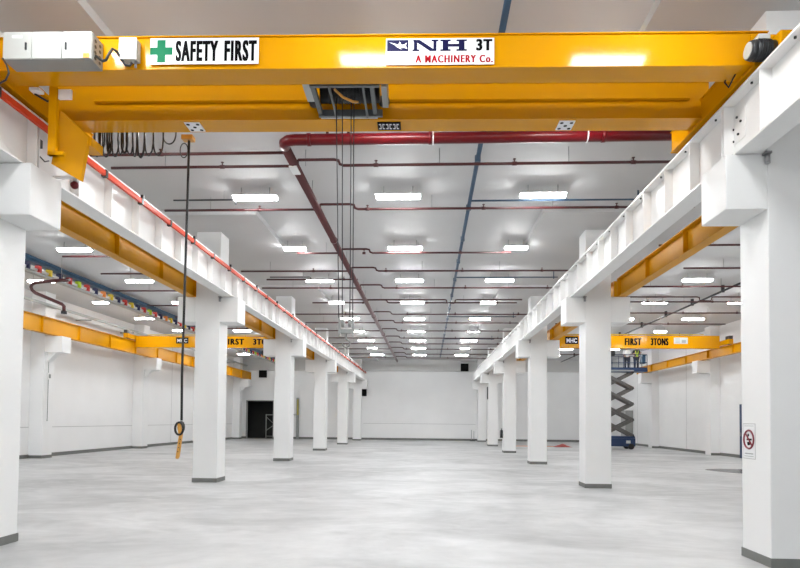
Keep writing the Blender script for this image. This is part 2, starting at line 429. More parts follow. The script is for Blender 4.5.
def slab(x0, x1, z0, z1): n_.box(x0, x1, YS - .0105, YS - .008, z0, z1)
zl, zh = 6.715, 6.865; sf = .022
# N
slab(-.255, -.19, zh - sf, zh); slab(-.245, -.20, zl, zh)
slab(-.265, -.175, zl, zl + sf); slab(-.015, .075, zh - sf, zh); slab(.01, .05, zl, zh)
n_.prism([(-.255, YS - .0105, zh), (-.17, YS - .0105, zh), (.05, YS - .0105, zl), (-.035, YS - .0105, zl)], (0, .0025, 0))
# H
for x in (.13, .34):
    slab(x, x + .075, zl, zh); slab(x - .03, x + .105, zl, zl + sf); slab(x - .03, x + .105, zh - sf, zh)
slab(.2, .345, (zl + zh) / 2 - .018, (zl + zh) / 2 + .018)
n_.build('initials', 'navy', ns)
tm = MB(); text_mesh(tm, '3T', .565, .775, 6.715, 6.87, y, .03, .006); tm.build('load_lettering', 'ink', ns)
tm = MB(); text_mesh(tm, 'A MACHINERY Co.', -.225, .785, 6.56, 6.66, y, .008, .006); tm.build('maker_lettering', 'signred', ns)
tag(ns, 'white maker sign with NH 3T lettering on the crane beam', 'sign')
# marker plates under the rear beam
for (x, lab) in ((-3.70, 'small white plate with black dots below crane beam near festoon cable'), (2.1, 'small white plate with black dots below crane beam over the long red main')):
    mp = root('marker_plate', (x, 9.24, 6.485))
    B(x - .12, x + .12, 9.10, 9.38, 6.485, 6.499).build('panel', 'signw', mp)
    for i, j in ((-1, -1), (1, -1), (0, 0), (-1, 1), (1, 1)):
        MB().cyl((x + i * .075, 9.24 + j * .09, 6.485), (x + i * .075, 9.24 + j * .09, 6.482), .028, n=12).build('dot', 'ink', mp)
    tag(mp, lab, 'plate', 'marker plates below the crane')
sp = root('number_plate', (-.63, 9.24, 6.485))
B(-.81, -.45, 9.12, 9.36, 6.485, 6.499).build('panel', 'ink', sp)
m = MB(); rr = random.Random(3)
for k in range(6):
    x = -.79 + k * .055
    m.box(x, x + .035, 9.16, 9.19, 6.4835, 6.485).box(x, x + .035, 9.29, 9.32, 6.4835, 6.485).box(x + (.0 if k % 2 else .025), x + (.01 if k % 2 else .035), 9.19, 9.29, 6.4835, 6.485)
m.build('lettering', 'signw', sp)
tag(sp, 'small black and white number plate below the rear crane beam', 'plate')

# hoist trolley with ropes and hook block
tr = root('hoist_trolley', (-1.2, 8.56, 6.45))
fr = MB()
for x in (-1.66, -.83): fr.box(x - .03, x + .03, 8.12, 9.0, 6.52, 6.60)
for yy in (8.14, 8.96): fr.box(-1.69, -.72, yy - .025, yy + .025, 6.50, 6.60)
fr.build('frame', 'frame_grey', tr)
for x in (-1.42, -.95): B(x - .015, x + .015, 8.12, 8.98, 6.49, 6.52).build('crossbar', 'frame_grey', tr)
B(-.70, -.62, 8.14, 8.70, 6.50, 6.80).build('side_plate', 'cabdark', tr)
dr = MB().cyl((-1.62, 8.70, 6.74), (-.75, 8.70, 6.74), .155, n=22)
for k in range(14): dr.cyl((-1.5 + k * .045, 8.70, 6.74), (-1.485 + k * .045, 8.70, 6.74), .165, n=22)
dr.build('rope_drum', 'dark', tr)
MB().cyl((-1.35, 8.34, 6.74), (-.80, 8.34, 6.74), .12, n=20).build('hoist_motor', 'dark', tr)
B(-1.80, -1.69, 8.16, 8.62, 6.55, 6.82).build('relay_box', 'cab', tr, .006)
for x in (-1.72, -.66):
    for yy in (8.17, 8.95): MB().cyl((x - .04, yy - .03, 6.73), (x - .04, yy + .03, 6.73), .085, n=18).build('wheel', 'dark', tr)
B(-1.66, -.80, 8.98, 9.02, 6.50, 6.56).build('buffer_bar', 'grey', tr)
MB().tube([(-1.35, 8.20, 6.50), (-1.25, 8.35, 6.47), (-1.12, 8.45, 6.46), (-1.05, 8.5, 6.48)], .018).build('lead', 'tag', tr)
for xa, xb in ((-1.38, -1.30), (-1.29, -1.25), (-1.16, -1.14), (-1.12, -1.10)):
    MB().cyl((xa, 8.6, 6.62), (xb, 8.6, 3.32), .0075, n=6).build('rope', 'dark', tr)
hk = B(-1.300, -1.080, 8.56, 8.64, 3.14, 3.20).box(-1.300, -1.270, 8.55, 8.65, 3.10, 3.36).box(-1.110, -1.080, 8.55, 8.65, 3.10, 3.36)
for x in (-1.240, -1.140): hk.cyl((x - .02, 8.6, 3.29), (x + .02, 8.6, 3.29), .06, n=16)
hb = hk.build('hook_block', 'cabdark', tr)
pts = [(-1.190, 8.6, 3.14), (-1.190, 8.6, 3.06)]
for k in range(10):
    a = PI / 2 - k * (1.5 * PI) / 9
    pts.append((-1.190 + .055 * math.cos(a), 8.6, 2.995 + .055 * math.sin(a)))
MB().tube(pts, [.012] * 9 + [.010] * 2 + [.006]).build('hook', 'cabdark', hb)
tag(tr, 'dark hoist trolley between crane beams with ropes and hook block', 'hoist')

# festoon cable and pendant
fs = root('festoon_cable', (-4.8, 9.6, 6.1))
B(-5.6, 3.9, 9.50, 9.62, 6.64, 6.70).build('track', 'yellow', fs)
rr = random.Random(5)
xs = [-5.50, -5.42, -5.36, -5.28, -5.20, -5.10, -5.04, -4.96, -4.86, -4.78, -4.66, -4.52]
for k, x in enumerate(xs):
    wdt = rr.uniform(.07, .12) + (.06 if k > 9 else 0); dep = rr.uniform(.38, .48); x1 = x + wdt
    pts = [(x + wdt * (1 - math.cos(PI * t / 12)) / 2, 9.585 + rr.uniform(-.012, .012), 6.64 - dep * math.sin(PI * t / 12) ** .55) for t in range(13)]
    MB().tube(pts, .013 if k % 3 else .019, 7).build('loop', 'black', fs)
pts = [(-4.36 + .22 * (1 - math.cos(PI * t / 10)) / 2, 9.585, 6.64 - .26 * math.sin(PI * t / 10) ** .6) for t in range(11)]
MB().tube(pts, .012, 7).build('loop', 'black', fs)
tag(fs, 'black festoon cable bunched in loops behind the rear crane beam', 'cable')
pc = root('pendant_control', (-4.0, 9.6, 1.25))
B(-4.08, -3.90, 9.52, 9.66, 6.44, 6.51).build('cable_trolley', 'tag', pc)
MB().tube([(-3.98, 9.6, 6.44), (-3.985, 9.6, 5.5), (-4.0, 9.6, 4), (-4.015, 9.6, 2.6), (-4.005, 9.6, 1.86)], .021, 8).build('cable', 'black', pc)
MB().tube([(-4.06 + .065 * math.cos(2 * PI * k / 14), 9.6, 6.28 + .12 * math.sin(2 * PI * k / 14)) for k in range(14)], .009, 6, True).build('cable_loop', 'black', pc)
MB().tube([(-4.03 + .066 * math.cos(2 * PI * k / 18), 9.57, 1.73 + .10 * math.sin(2 * PI * k / 18)) for k in range(18)], .018, 8, True).build('cable_coil', 'black', pc)
MB().tube([(-4.01 + .05 * math.cos(2 * PI * k / 14), 9.60, 1.755 + .085 * math.sin(2 * PI * k / 14)) for k in range(14)], .014, 7, True).build('cable_coil', 'dark', pc)
MB().prism([(-4.065, 9.57, 1.80), (-4.01, 9.57, 1.84), (-3.985, 9.57, 1.66), (-4.04, 9.57, 1.62)], (0, .03, 0)).build('tag', 'tag', pc)
hs = MB().prism([(-4.035, 9.57, 1.64), (-3.98, 9.57, 1.65), (-4.03, 9.57, 1.27), (-4.05, 9.57, 1.24), (-4.085, 9.57, 1.25)], (0, .055, 0)).build('handset', 'tag', pc, .008)
bt = MB()
for k in range(4):
    z = 1.36 + .065 * k; bt.cyl((-4.046 + .012 * k + .004, 9.57, z), (-4.046 + .012 * k + .004, 9.56, z), .009, n=10)
bt.build('buttons', 'dark', hs)
tag(pc, 'amber pendant control hanging on a long black cable before a pillar', 'pendant')

# orange conductor rail along the girder
cd = root('conductor_rail', (-5.8, 28, 6.2))
B(-5.82, -5.765, .5, 55.5, 6.20, 6.29).build('bar', 'orange', cd)
y = 2.2; k = 0
while y < 55:
    m = B(-5.85, -5.755, y, y + .07, 6.18, 6.31)
    if k % 2: m.box(-5.80, -5.74, y + .01, y + .06, 6.31, 6.37)
    m.build('clamp', 'black', cd); y += 1.35; k += 1
tag(cd, 'long orange conductor rail with black clamps along a white girder', 'rail')
rl = root('warning_lamp', (-5.5, 8.95, 5.42))
B(-5.84, -5.46, 8.92, 8.98, 5.60, 5.63).build('bracket', 'girder', rl)
MB().cyl((-5.5, 8.95, 5.60), (-5.5, 8.95, 5.55), .03).build('base', 'grey', rl)
MB().ball((-5.5, 8.95, 5.49), .062).build('dome', 'red', rl)
tag(rl, 'small red round lamp below the yellow guard plate', 'lamp')
ts = root('trip_switch', (-5.9, 8.4, 5.9))
B(-5.98, -5.90, 8.66, 8.76, 5.98, 6.10).build('body', 'dark', ts)
MB().tube([(-5.94, 8.68, 5.98), (-5.93, 8.72, 5.86), (-5.92, 8.85, 5.82), (-5.93, 8.96, 5.88)], .010).build('cable', 'black', ts)
tag(ts, 'small black switch with looped cable on the girder web', 'switch')
for k, (x, y) in enumerate([(4.28, y) for y in YP[:5]] + [(-6.01, y) for y in YP[:5]]):
    s = 1 if x > 0 else -1
    bo = MB().cyl((x + s * .22, y - .06, 5.38), (x + s * .22, y - .06, 5.50), .035, n=12).box(x + s * .22 - .04, x + s * .22 + .04, y - .1, y, 5.5, 5.53)
    i = k % 5
    tag(bo.build('anchor_stub', 'steel'), ('grey anchor stub on the %s pillar, %s row' % (nm[i], 'prohibition sign' if x > 0 else 'orange rail')), 'bracket', 'anchor stubs below the girders')
# bolt group on the near joint of the girder
bg = root('splice_bolts', (4.13, 8.45, 5.8))
for y, z in ((8.35, 6.05), (8.45, 6.15), (8.55, 6.02), (8.42, 5.90), (8.55, 5.85)):
    MB().cyl((4.266, y, z), (4.24, y, z), .018, n=8).build('bolt', 'dark', bg)
B(4.258, 4.268, 8.25, 8.595, 5.8, 6.22).build('plate', 'girder', bg)
tag(bg, 'white splice plate with dark bolts on the girder over nearest pillar', 'plate')

# ---------------------------------------------------------------- ceiling lights
ZL = 7.33
def make_light(L):
    r = root('ceiling_light', (0, 0, ZL))
    z = ZL
    B(-L / 2, L / 2, -.16, .16, z + .075, z + .088).box(-L / 2 + .02, L / 2 - .02, -.06, .06, z + .088, z + .13).build('housing', 'housing', r, .004)
    m = MB(); n = 9; prof = []
    for k in range(n):
        a = PI * k / (n - 1); prof.append((-.11 * math.cos(a), z + .0745 - .07 * math.sin(a) ** .7))
    m.prism([(-L / 2 + .03, yy, zz) for yy, zz in prof], (L - .06, 0, 0))
    m.build('diffuser', 'tube', r)
    for x in (-L * .32, L * .32):
        MB().cyl((x, 0, z + .12), (x, 0, ZC), .009, n=6).build('hanger_rod', 'steel', r)
    return r
big, small = make_light(1.12), make_light(.74)
used = {}
rows = [-5.0, -1.6, 2.2, 6.45, 10.15, 14.6, 19.05, 23.5, 27.9, 32.4, 36.9, 41.3, 45.8, 50.3, 53.9]  # rows over and behind the camera are unseen, added as front fill
cols = [(-4.34, 'column next to the orange rail'), (-.78, 'middle column of the aisle'), (2.74, 'column next to the blue conduit'),
        (-12.0, 'inner column in the cable rack bay'), (-15.7, 'outer column in the cable rack bay'),
        (10.3, 'inner column in the scissor lift bay'), (13.95, 'outer column in the scissor lift bay')]
for ci, (x, cn) in enumerate(cols):
    for ri, y in enumerate(rows):
        if y > 53 and ci > 2: continue
        if ci > 2 and (y < 5 or y > 52): continue  # far side-bay rows are added tubes that brighten the bay ends
        if y > 53 : continue
        sh = (ci in (0, 2, 4, 6) and ri % 2 == 0)
        p = small if sh else big
        if used.get(sh): o = copy_tree(p)
        else: o = p; used[sh] = True
        xx = x + (.35 if ci == 3 else 0)
        if y < 5: lab = 'unseen fill tube light %s the camera, %s' % ('over' if y > 0 else 'just behind' if y > -3 else 'far behind', cn)
        elif y < 7.7:
            z = ' before the bridge crane'; lab = 'ceiling tube light in %s' % cn + z
        elif y < 11: lab = 'ceiling tube light just beyond the bridge crane, %s' % cn
        else: lab = '%s white tube light, %s, %s row beyond the crane' % ('short' if sh else 'long', cn, ORD[ri - 5])
        o.location = (xx, y, ZL)
        tag(o, lab, 'light', 'ceiling tube lights')

# ---------------------------------------------------------------- pipes
def arc_pts(): pass
main = root('fire_main', (-2.7, 30, 7.15))
ZM = 7.2
pts = [(7.5, 11.15, ZM), (0, 11.15, ZM), (-2.56, 11.15, ZM), (-2.71, 11.18, ZM), (-2.80, 11.27, ZM), (-2.83, 11.42, ZM)]
MB().tube(pts, .105, 16).build('cross_pipe', 'red', main)
MB().tube([(-2.83, 11.4, ZM), (-2.83, 30, ZM), (-2.83, 54, ZM)], .095, 14).build('long_pipe', 'plum', main)
for x in (-2.3, 3.2, -.0): MB().cyl((x - .035, 11.15, ZM), (x + .035, 11.15, ZM), .118, n=16).build('coupling', 'red', main)
for y in (17.5, 24, 30.5, 37, 43.5): MB().cyl((-2.83, y - .04, ZM), (-2.83, y + .04, ZM), .11, n=14).build('coupling', 'plum', main)
for x in (.05, 2.9):
    MB().tube([(x, 11.15 + .113 * math.sin(2 * PI * k / 16), ZM + .113 * math.cos(2 * PI * k / 16)) for k in range(16)], .012, 6, True).cyl((x, 11.15, ZM + .11), (x, 11.15, ZC), .012, n=8).build('hanger', 'white', main)
for y in (14.2, 20.3, 26.4, 32.5, 38.6, 44.7, 50.8): MB().cyl((-2.83, y, ZM + .09), (-2.83, y, ZC), .010, n=6).build('hanger', 'steel', main)
B(-2.91, -2.75, 12.1, 12.5, ZM - .112, ZM - .085).build('label_band', 'signw', main)
for x in (-1.95, -1.55): MB().cyl((x, 11.15, ZM + .1), (x - .02, 11.15, ZC), .028, n=8).build('riser_stub', 'darkred', main)
tag(main, 'thick dark red fire main crossing behind crane, then running down the aisle', 'pipe')

def branch(y, x0, x1, z, lab, jog=True, r=.032, m='darkred', head=3.1, group='dark red sprinkler branch pipes'):
    t = root('sprinkler_pipe', ((x0 + x1) / 2, y, z))
    if jog:
        zz = z + .13
        p = [(x0, y, z), (-3.55, y, z), (-3.50, y, z + .04), (-3.45, y, zz), (-2.2, y, zz), (-1.98, y, zz), (-1.92, y, zz - .04), (-1.88, y, z), (-1.8, y, z), (x1, y, z)]
        p = [(x0, y, z), (-2.83, y, z)], [(-2.83, y, z), (-2.83, y, zz - .02), (-2.81, y, zz), (-2.05, y, zz), (-1.95, y, zz - .02), (-1.92, y, z + .03), (-1.84, y, z), (x1, y, z)]
        MB().tube(p[0], r, 8).tube(p[1], r, 8).build('pipe', m, t)
    else:
        MB().cyl((x0, y, z), (x1, y, z), r, n=8).build('pipe', m, t)
    rr = random.Random(int(y * 100)); x = x0 + .8 + rr.random(); k = 0
    while x < x1 - .3:
        MB().cyl((x, y, z), (x, y, ZC), .008, n=6).build('hanger_rod', 'steel', t)
        xs = x + 1.2 + rr.random() * .4
        if xs < x1 - .3:
            MB().cyl((xs, y, z), (xs, y, z + .09), .014, n=8).cyl((xs, y, z + .09), (xs, y, z + .10), .035, n=10).cyl((xs - .05, y, z), (xs + .05, y, z), r * 1.35, n=8).build('sprinkler_head', m, t)
        x += head * .85 + rr.random() * .5
    return tag(t, lab, 'pipe', group)
by = [12.55, 15.2, 19.25, 21.6, 24.4, 27.5, 30.5, 33.2, 36.2, 39.4, 42.4, 45.5, 49.0, 52.0]
for k, y in enumerate(by):
    x0, x1 = (-6.9, 6.6) if k not in (5,) else (-5.4, 4.0)
    if k == 2: x0, x1 = -4.3, 2.6
    branch(y, x0, x1, 7.30, 'thin dark red sprinkler pipe across the aisle, %s beyond the crane' % ORD[k])
branch(11.8, -12.0, -2.8, 7.25, 'dark red pipe joining the fire main elbow, passing behind the pendant cable', False, head=4.5, group=None)
branch(22.9, -6.3, -2.75, 7.3, 'short dark red pipe ending at the long fire main over the aisle', False, group=None)
# looped section in the aisle
lp = root('offset_pipe', (0, 27.2, 7.3))
MB().tube([(-3.6, 27.3, 7.40), (.72, 27.3, 7.40), (.79, 27.3, 7.38), (.81, 27.3, 7.26), (.87, 27.3, 7.24), (1.12, 27.3, 7.24), (1.17, 27.3, 7.26), (1.19, 27.3, 7.38), (1.27, 27.3, 7.40), (4.2, 27.3, 7.40)], .03, 8).build('pipe', 'darkred', lp)
for x in (-2.2, -.9, 2.4, 3.6): MB().cyl((x, 27.3, 7.40), (x, 27.3, ZC), .008, n=6).build('hanger_rod', 'steel', lp)
tag(lp, 'dark red pipe dipping below the blue conduit in the middle aisle', 'pipe')
# side bays
for k, y in enumerate([18.6, 21.4, 24.3, 27.4, 30.2, 33.6, 37.7, 40.3, 45.0, 49.0]):
    branch(y, 7.0 + (1.9 if k == 1 else 0) + (.9 if k == 2 else 0), 16.2, 7.32, 'thin dark red sprinkler pipe over the scissor lift bay, %s from the camera' % ORD[k], False)
for k, y in enumerate([16.6, 19.6, 22.0, 25.0, 28.3, 31.5, 35.5, 40.0, 45.0, 49.2]):
    branch(y, -13.6 if k > 2 else -12.4, -7.6, 7.32, 'thin dark red sprinkler pipe over the cable rack bay, %s from the camera' % ORD[k], False)
pb = root('offset_pipe', (11, 27.0, 7.3))
MB().tube([(7.2, 27.0, 7.46), (11.8, 27.0, 7.46), (11.9, 27.0, 7.44), (11.93, 27.0, 7.30), (12.4, 27.0, 7.28), (12.45, 27.0, 7.44), (12.55, 27.0, 7.46), (15.5, 27.0, 7.46)], .03, 8).build('pipe', 'darkred', pb)
for x in (8.2, 10, 13.6, 15): MB().cyl((x, 27.0, 7.46), (x, 27.0, ZC), .008, n=6).build('hanger_rod', 'steel', pb)
tag(pb, 'dark red pipe dipping below the dark conduit in the scissor lift bay', 'pipe')
wl = root('offset_pipe', (-14, 22, 6.2))
MB().tube([(-13.0, 21, 6.86), (-13.6, 21, 6.82), (-14.25, 21, 6.76), (-14.38, 21, 6.71), (-14.43, 21, 6.60), (-14.38, 21, 6.48), (-14.25, 21, 6.38), (-13.25, 21, 5.97), (-13.18, 21, 5.90), (-13.17, 21, 5.72)], .06, 10).build('pipe', 'darkred', wl)
MB().cyl((-13.3, 21, 6.84), (-13.3, 21, ZC), .01, n=6).build('hanger_rod', 'steel', wl)
MB().cyl((-13.17, 21, 5.72), (-13.17, 21, 5.62), .10, n=12).build('valve', 'dark', wl)
tag(wl, 'dark red pipe with a rounded bend below the cable rack', 'pipe')
# blue compressed-air conduit over the aisle
bc = root('blue_conduit', (1.0, 28, 7.3))
MB().tube([(1.0, 3.0, 7.42), (1.0, 28, 7.42), (1.0, 52.3, 7.42)], .05, 10).build('pipe', 'blue', bc)
for y in (6, 12.6, 15.5, 18.2, 20.8, 23.5, 26.5, 29.5, 32.5, 35.5, 38.5, 41.5, 44.5, 47.5, 50.5):
    MB().cyl((1.0, y, 7.42), (1.0, y, ZC), .012, n=6).box(.94, 1.06, y - .05, y + .05, 7.36, 7.49).build('hanger', 'blue', bc)
for y, l in ((15.0, 4.3), (23.1, 3.9), (31.9, 3.6), (40.7, 3.4)):
    MB().cyl((1.0, y, 7.42), (1.0 + l, y, 7.42), .024, n=8).cyl((1 + l - .15, y, 7.36), (1 + l - .15, y, ZC), .02, n=8).build('side_branch', 'blue', bc)
tag(bc, 'long dark blue conduit on the ceiling with thin side branches', 'conduit')
dc = root('dark_conduit', (10, 33, 7.3))
MB().tube([(12.2, 18, 7.40), (12.2, 30, 7.40), (12.2, 56, 7.40)], .045, 8).build('pipe', 'dark', dc)
for y in (20, 22.9, 25.5, 28.4, 31.5, 35, 39, 43, 47, 51): B(12.14, 12.26, y - .04, y + .04, 7.34, ZC).build('hanger', 'dark', dc)
tag(dc, 'long dark conduit on the ceiling over the scissor lift bay', 'conduit')
for k, (y, x0, x1) in enumerate([(14.8, -6.5, -4.9), (16.5, -8.9, -7.7), (23.0, -6.2, -4.6)]):
    t = root('conduit_stub', ((x0 + x1) / 2, y, 7.4))
    MB().tube([(x0, y, 7.42), (x1 - .05, y, 7.42), (x1, y, 7.40), (x1, y, 7.30)], .022, 8).build('pipe', 'dark', t)
    MB().cyl((x1 - .3, y, 7.42), (x1 - .3, y, ZC), .008, n=6).build('hanger_rod', 'steel', t)
    tag(t, ['short dark conduit above the orange rail near the crane', 'short dark conduit in the cable rack bay near the first pillar', 'short dark conduit above the orange rail beyond second pillar'][k], 'conduit')

# cable rack with coloured hangers in the doorway-side bay
ck = root('cable_rack', (-14.10, 30, 6.7))
B(-14.28, -13.94, 12, 57, 7.35, 7.51).build('blue_tray', 'trayblue', ck)
MB().cyl((-13.82, 12, 7.45), (-13.82, 57, 7.45), .05, n=10).build('blue_pipe', 'trayblue', ck)
B(-14.26, -14.04, 12, 57, 7.01, 7.09).build('lower_rail', 'cabdark', ck)
B(-14.20, -14.10, 12, 57, 7.14, 7.22).build('cable_bundle', 'shirt', ck)
seq = ['mark_navy', 'mark_red', 'mark_yellow', 'mark_navy', 'mark_red', 'lime', 'mark_red', 'mark_navy', 'sticker', 'mark_yellow']
y = 14.0; k = 0
while y < 56:
    B(-14.19, -14.03, y, y + .16, 7.22, 7.34).box(-14.14, -14.00, y + .04, y + .12, 7.09, 7.27).build('hanger', seq[k % 10], ck)
    y += .62; k += 1
for y in (15, 20, 25, 30, 35, 40, 45, 50): MB().cyl((-14.10, y, 7.51), (-14.10, y, ZC), .014, n=6).build('hanger_rod', 'steel', ck)
tag(ck, 'long blue cable rack with rows of coloured hangers in side bay', 'rack')
wp = root('wall_pipe', (-17.4, 38, 6.9))
MB().tube([(-17.45, 16, 7.05), (-17.45, 40, 7.0), (-17.45, 57, 7.0)], .07, 10).build('pipe', 'grey', wp)
for y in (20, 24.5, 30, 34.5, 40, 48.5, 53): B(-18.2, -17.38, y, y + .06, 6.86, 6.92).build('bracket', 'cabdark', wp)
tag(wp, 'grey pipe on brackets along the wall above the yellow beam', 'pipe')
wc = root('white_conduit', (-6.0, 46, 6.4))
MB().tube([(-6.25, 44.5, ZC), (-6.25, 44.5, 6.9), (-6.2, 44.6, 6.75), (-6.05, 45.2, 6.66), (-6.0, 47, 6.60), (-6.0, 54, 6.50)], .06, 8).build('pipe', 'white', wc)
B(-6.32, -6.18, 44.42, 44.58, 7.5, ZC).build('clamp', 'grey', wc)
tag(wc, 'white conduit dropping from ceiling onto the orange rail girder far end', 'conduit')

# ---------------------------------------------------------------- side-bay cranes
def side_crane(x0, x1, yc, z0, z1, tx, plate_x, lab, cx0, cx1, carr):
    t = root('side_crane', ((x0 + x1) / 2, yc, z0))
    bm = girder_box(yc - .17, yc + .17, x0, x1, z0, z1).build('beam', 'yellow', t)
    tm = MB(); yf = yc - .16
    text_mesh(tm, 'FIRST', tx[0], tx[1], z0 + .17, z1 - .14, yf, .02, .022); tm.build('lettering', 'ink', bm); tm = MB(); text_mesh(tm, '3TONS', tx[2], tx[3], z0 + .17, z1 - .14, yf, .02, .022)
    tm.build('lettering', 'ink', bm)
    for cx, zz in carr:
        e = B(cx - .12, cx + .12, yc - 1.1, yc + 1.1, zz + .06, zz + .32).build('end_carriage', 'yellow', t)
        for yy in (-.85, .85): MB().cyl((cx - .04, yc + yy, zz + .08), (cx + .04, yc + yy, zz + .08), .078, n=14).build('wheel', 'dark', e)
        B(cx - .1, cx + .1, yc - 1.1, yc - .7, zz + .32, zz + .5).build('motor', 'dark', e)
    m = MB().cyl((x0 + .6, yc, z1 + .09), (x1 - .8, yc, z1 + .09), .022, n=8)
    x = x0 + .7
    while x < x1 - .8: m.cyl((x, yc, z1 - .01), (x, yc, z1 + .09), .018, n=6); x += 1.9
    m.build('top_rail', 'mark_yellow', t)
    hz = B(cx0, cx0 + .9, yc - .25, yc + .25, z0 - .5, z0 - .03).cyl((cx0 - .3, yc, z0 - .28), (cx0 + 1.2, yc, z0 - .28), .15, n=16)
    hz.build('hoist', 'dark', t)
    tag(t, lab, 'crane', 'single beam yellow side cranes')
    p = root('maker_plate', (plate_x, yf - .01, z0 + .2))
    B(plate_x - .36, plate_x + .36, yf - .02, yf, z0 + .23, z1 - .08).build('panel', 'ink', p)
    tm = MB(); text_mesh(tm, 'MHC', plate_x - .29, plate_x + .29, z0 + .30, z1 - .16, yf - .021, .03); tm.build('lettering', 'signw', p)
    tag(p, 'small dark plate with white letters on %s' % lab.split('crane')[0].strip() + ' crane', 'plate', 'maker plates on the side cranes')
    return t
YC = 34.2
side_crane(-17.0, -7.0, YC, 5.98, 6.64, (-11.82, -10.62, -10.1, -8.7), -14.25, 'yellow single beam crane in the cable rack bay', -9.3, 0, ((-17.15, 6.36), (-7.12, 6.08)))
side_crane(5.72, 16.1, YC, 6.03, 6.74, (10.92, 11.85, 12.35, 13.32), 8.0, 'yellow single beam crane in the scissor lift bay', 9.2, 0, ((5.58, 6.08), (16.25, 6.12)))
rp = root('rating_plate', (14.01, YC - .18, 6.3))
B(13.61, 14.36, YC - .18, YC - .16, 6.29, 6.63).build('panel', 'grey', rp)
m = MB()
for z in (6.35, 6.42, 6.49, 6.56): m.box(13.68, 13.94 if z < 6.6 else 14.26, YC - .182, YC - .18, z, z + .025)
m.box(14.03, 14.26, YC - .182, YC - .18, 6.34, 6.50); m.build('lettering', 'cabdark', rp)
tag(rp, 'grey rating plate on the side crane, after the 3TONS lettering', 'plate')

# ---------------------------------------------------------------- scissor lift with workers
LX, LY = 13.35, 43.6
sl = root('scissor_lift', (LX, LY, 0))
ch = B(LX - 1.25, LX + 1.2, LY - .55, LY + .55, .2, .78).box(LX - 1.25, LX + 1.2, LY - .5, LY + .5, .78, .92)
ch = ch.build('chassis', 'liftblue', sl, .03)
B(LX + .55, LX + .85, LY - .556, LY - .55, .42, .62).build('marking', 'grey', ch)
for x in (-.9, .9):
    for y in (-.5, .5): MB().cyl((LX + x, LY + y - .09, .2), (LX + x, LY + y + .09, .2), .2, n=20).build('wheel', 'black', sl)
lev = [.95 + k * 1.115 for k in range(5)]
for k in range(4):
    for sgn in (-1, 1):
        m = MB()
        for yy in (-.42, .42):
            y0 = LY + yy + sgn * .04
            a = Vector((LX - sgn * 1.08, y0, lev[k])); b_ = Vector((LX + sgn * 1.08, y0, lev[k + 1]))
            dvec = (b_ - a).normalized(); nrm = Vector((-dvec.z, 0, dvec.x)) * .10
            m.prism([a - nrm, b_ - nrm, b_ + nrm, a + nrm], (0, .05, 0))
        m.build('scissor_arm', 'liftgrey', sl)
pn = MB()
for k in range(5):
    for s in (-1, 1): pn.cyl((LX + s * 1.08, LY - .5, lev[k]), (LX + s * 1.08, LY + .5, lev[k]), .05, n=10)
pn.build('pivot_pins', 'dark', sl)
ZP = lev[4] + .06
pf = B(LX - 1.25, LX + 2.05, LY - .55, LY + .55, ZP, ZP + .16).build('platform', 'liftblue', sl)
B(LX - 1.0, LX + 1.1, LY - .56, LY - .55, ZP + .03, ZP + .12).build('warning_strip', 'cabdark', pf)
rg = MB(); x0, x1, y0, y1 = LX - 1.22, LX + 2.02, LY - .52, LY + .52
for zz in (ZP + .65, ZP + 1.2):
    rg.tube([(x0, y0, zz), (x1, y0, zz), (x1, y1, zz), (x0, y1, zz)], .022, 6, True)
for x in (x0, x0 + .8, x0 + 1.6, x0 + 2.4, x1):
    for y in (y0, y1): rg.cyl((x, y, ZP + .1), (x, y, ZP + 1.2), .022, n=6)
rg.box(x0, x1, y0 - .01, y0 + .01, ZP + .16, ZP + .30)
rg.build('guard_rail', 'liftblue', sl)
B(x1 - .25, x1 - .02, LY - .3, LY + .2, ZP + .6, ZP + 1.25).build('control_box', 'trayblue', sl)
tag(sl, 'raised navy scissor lift with grey arms beside the second pillar', 'lift')

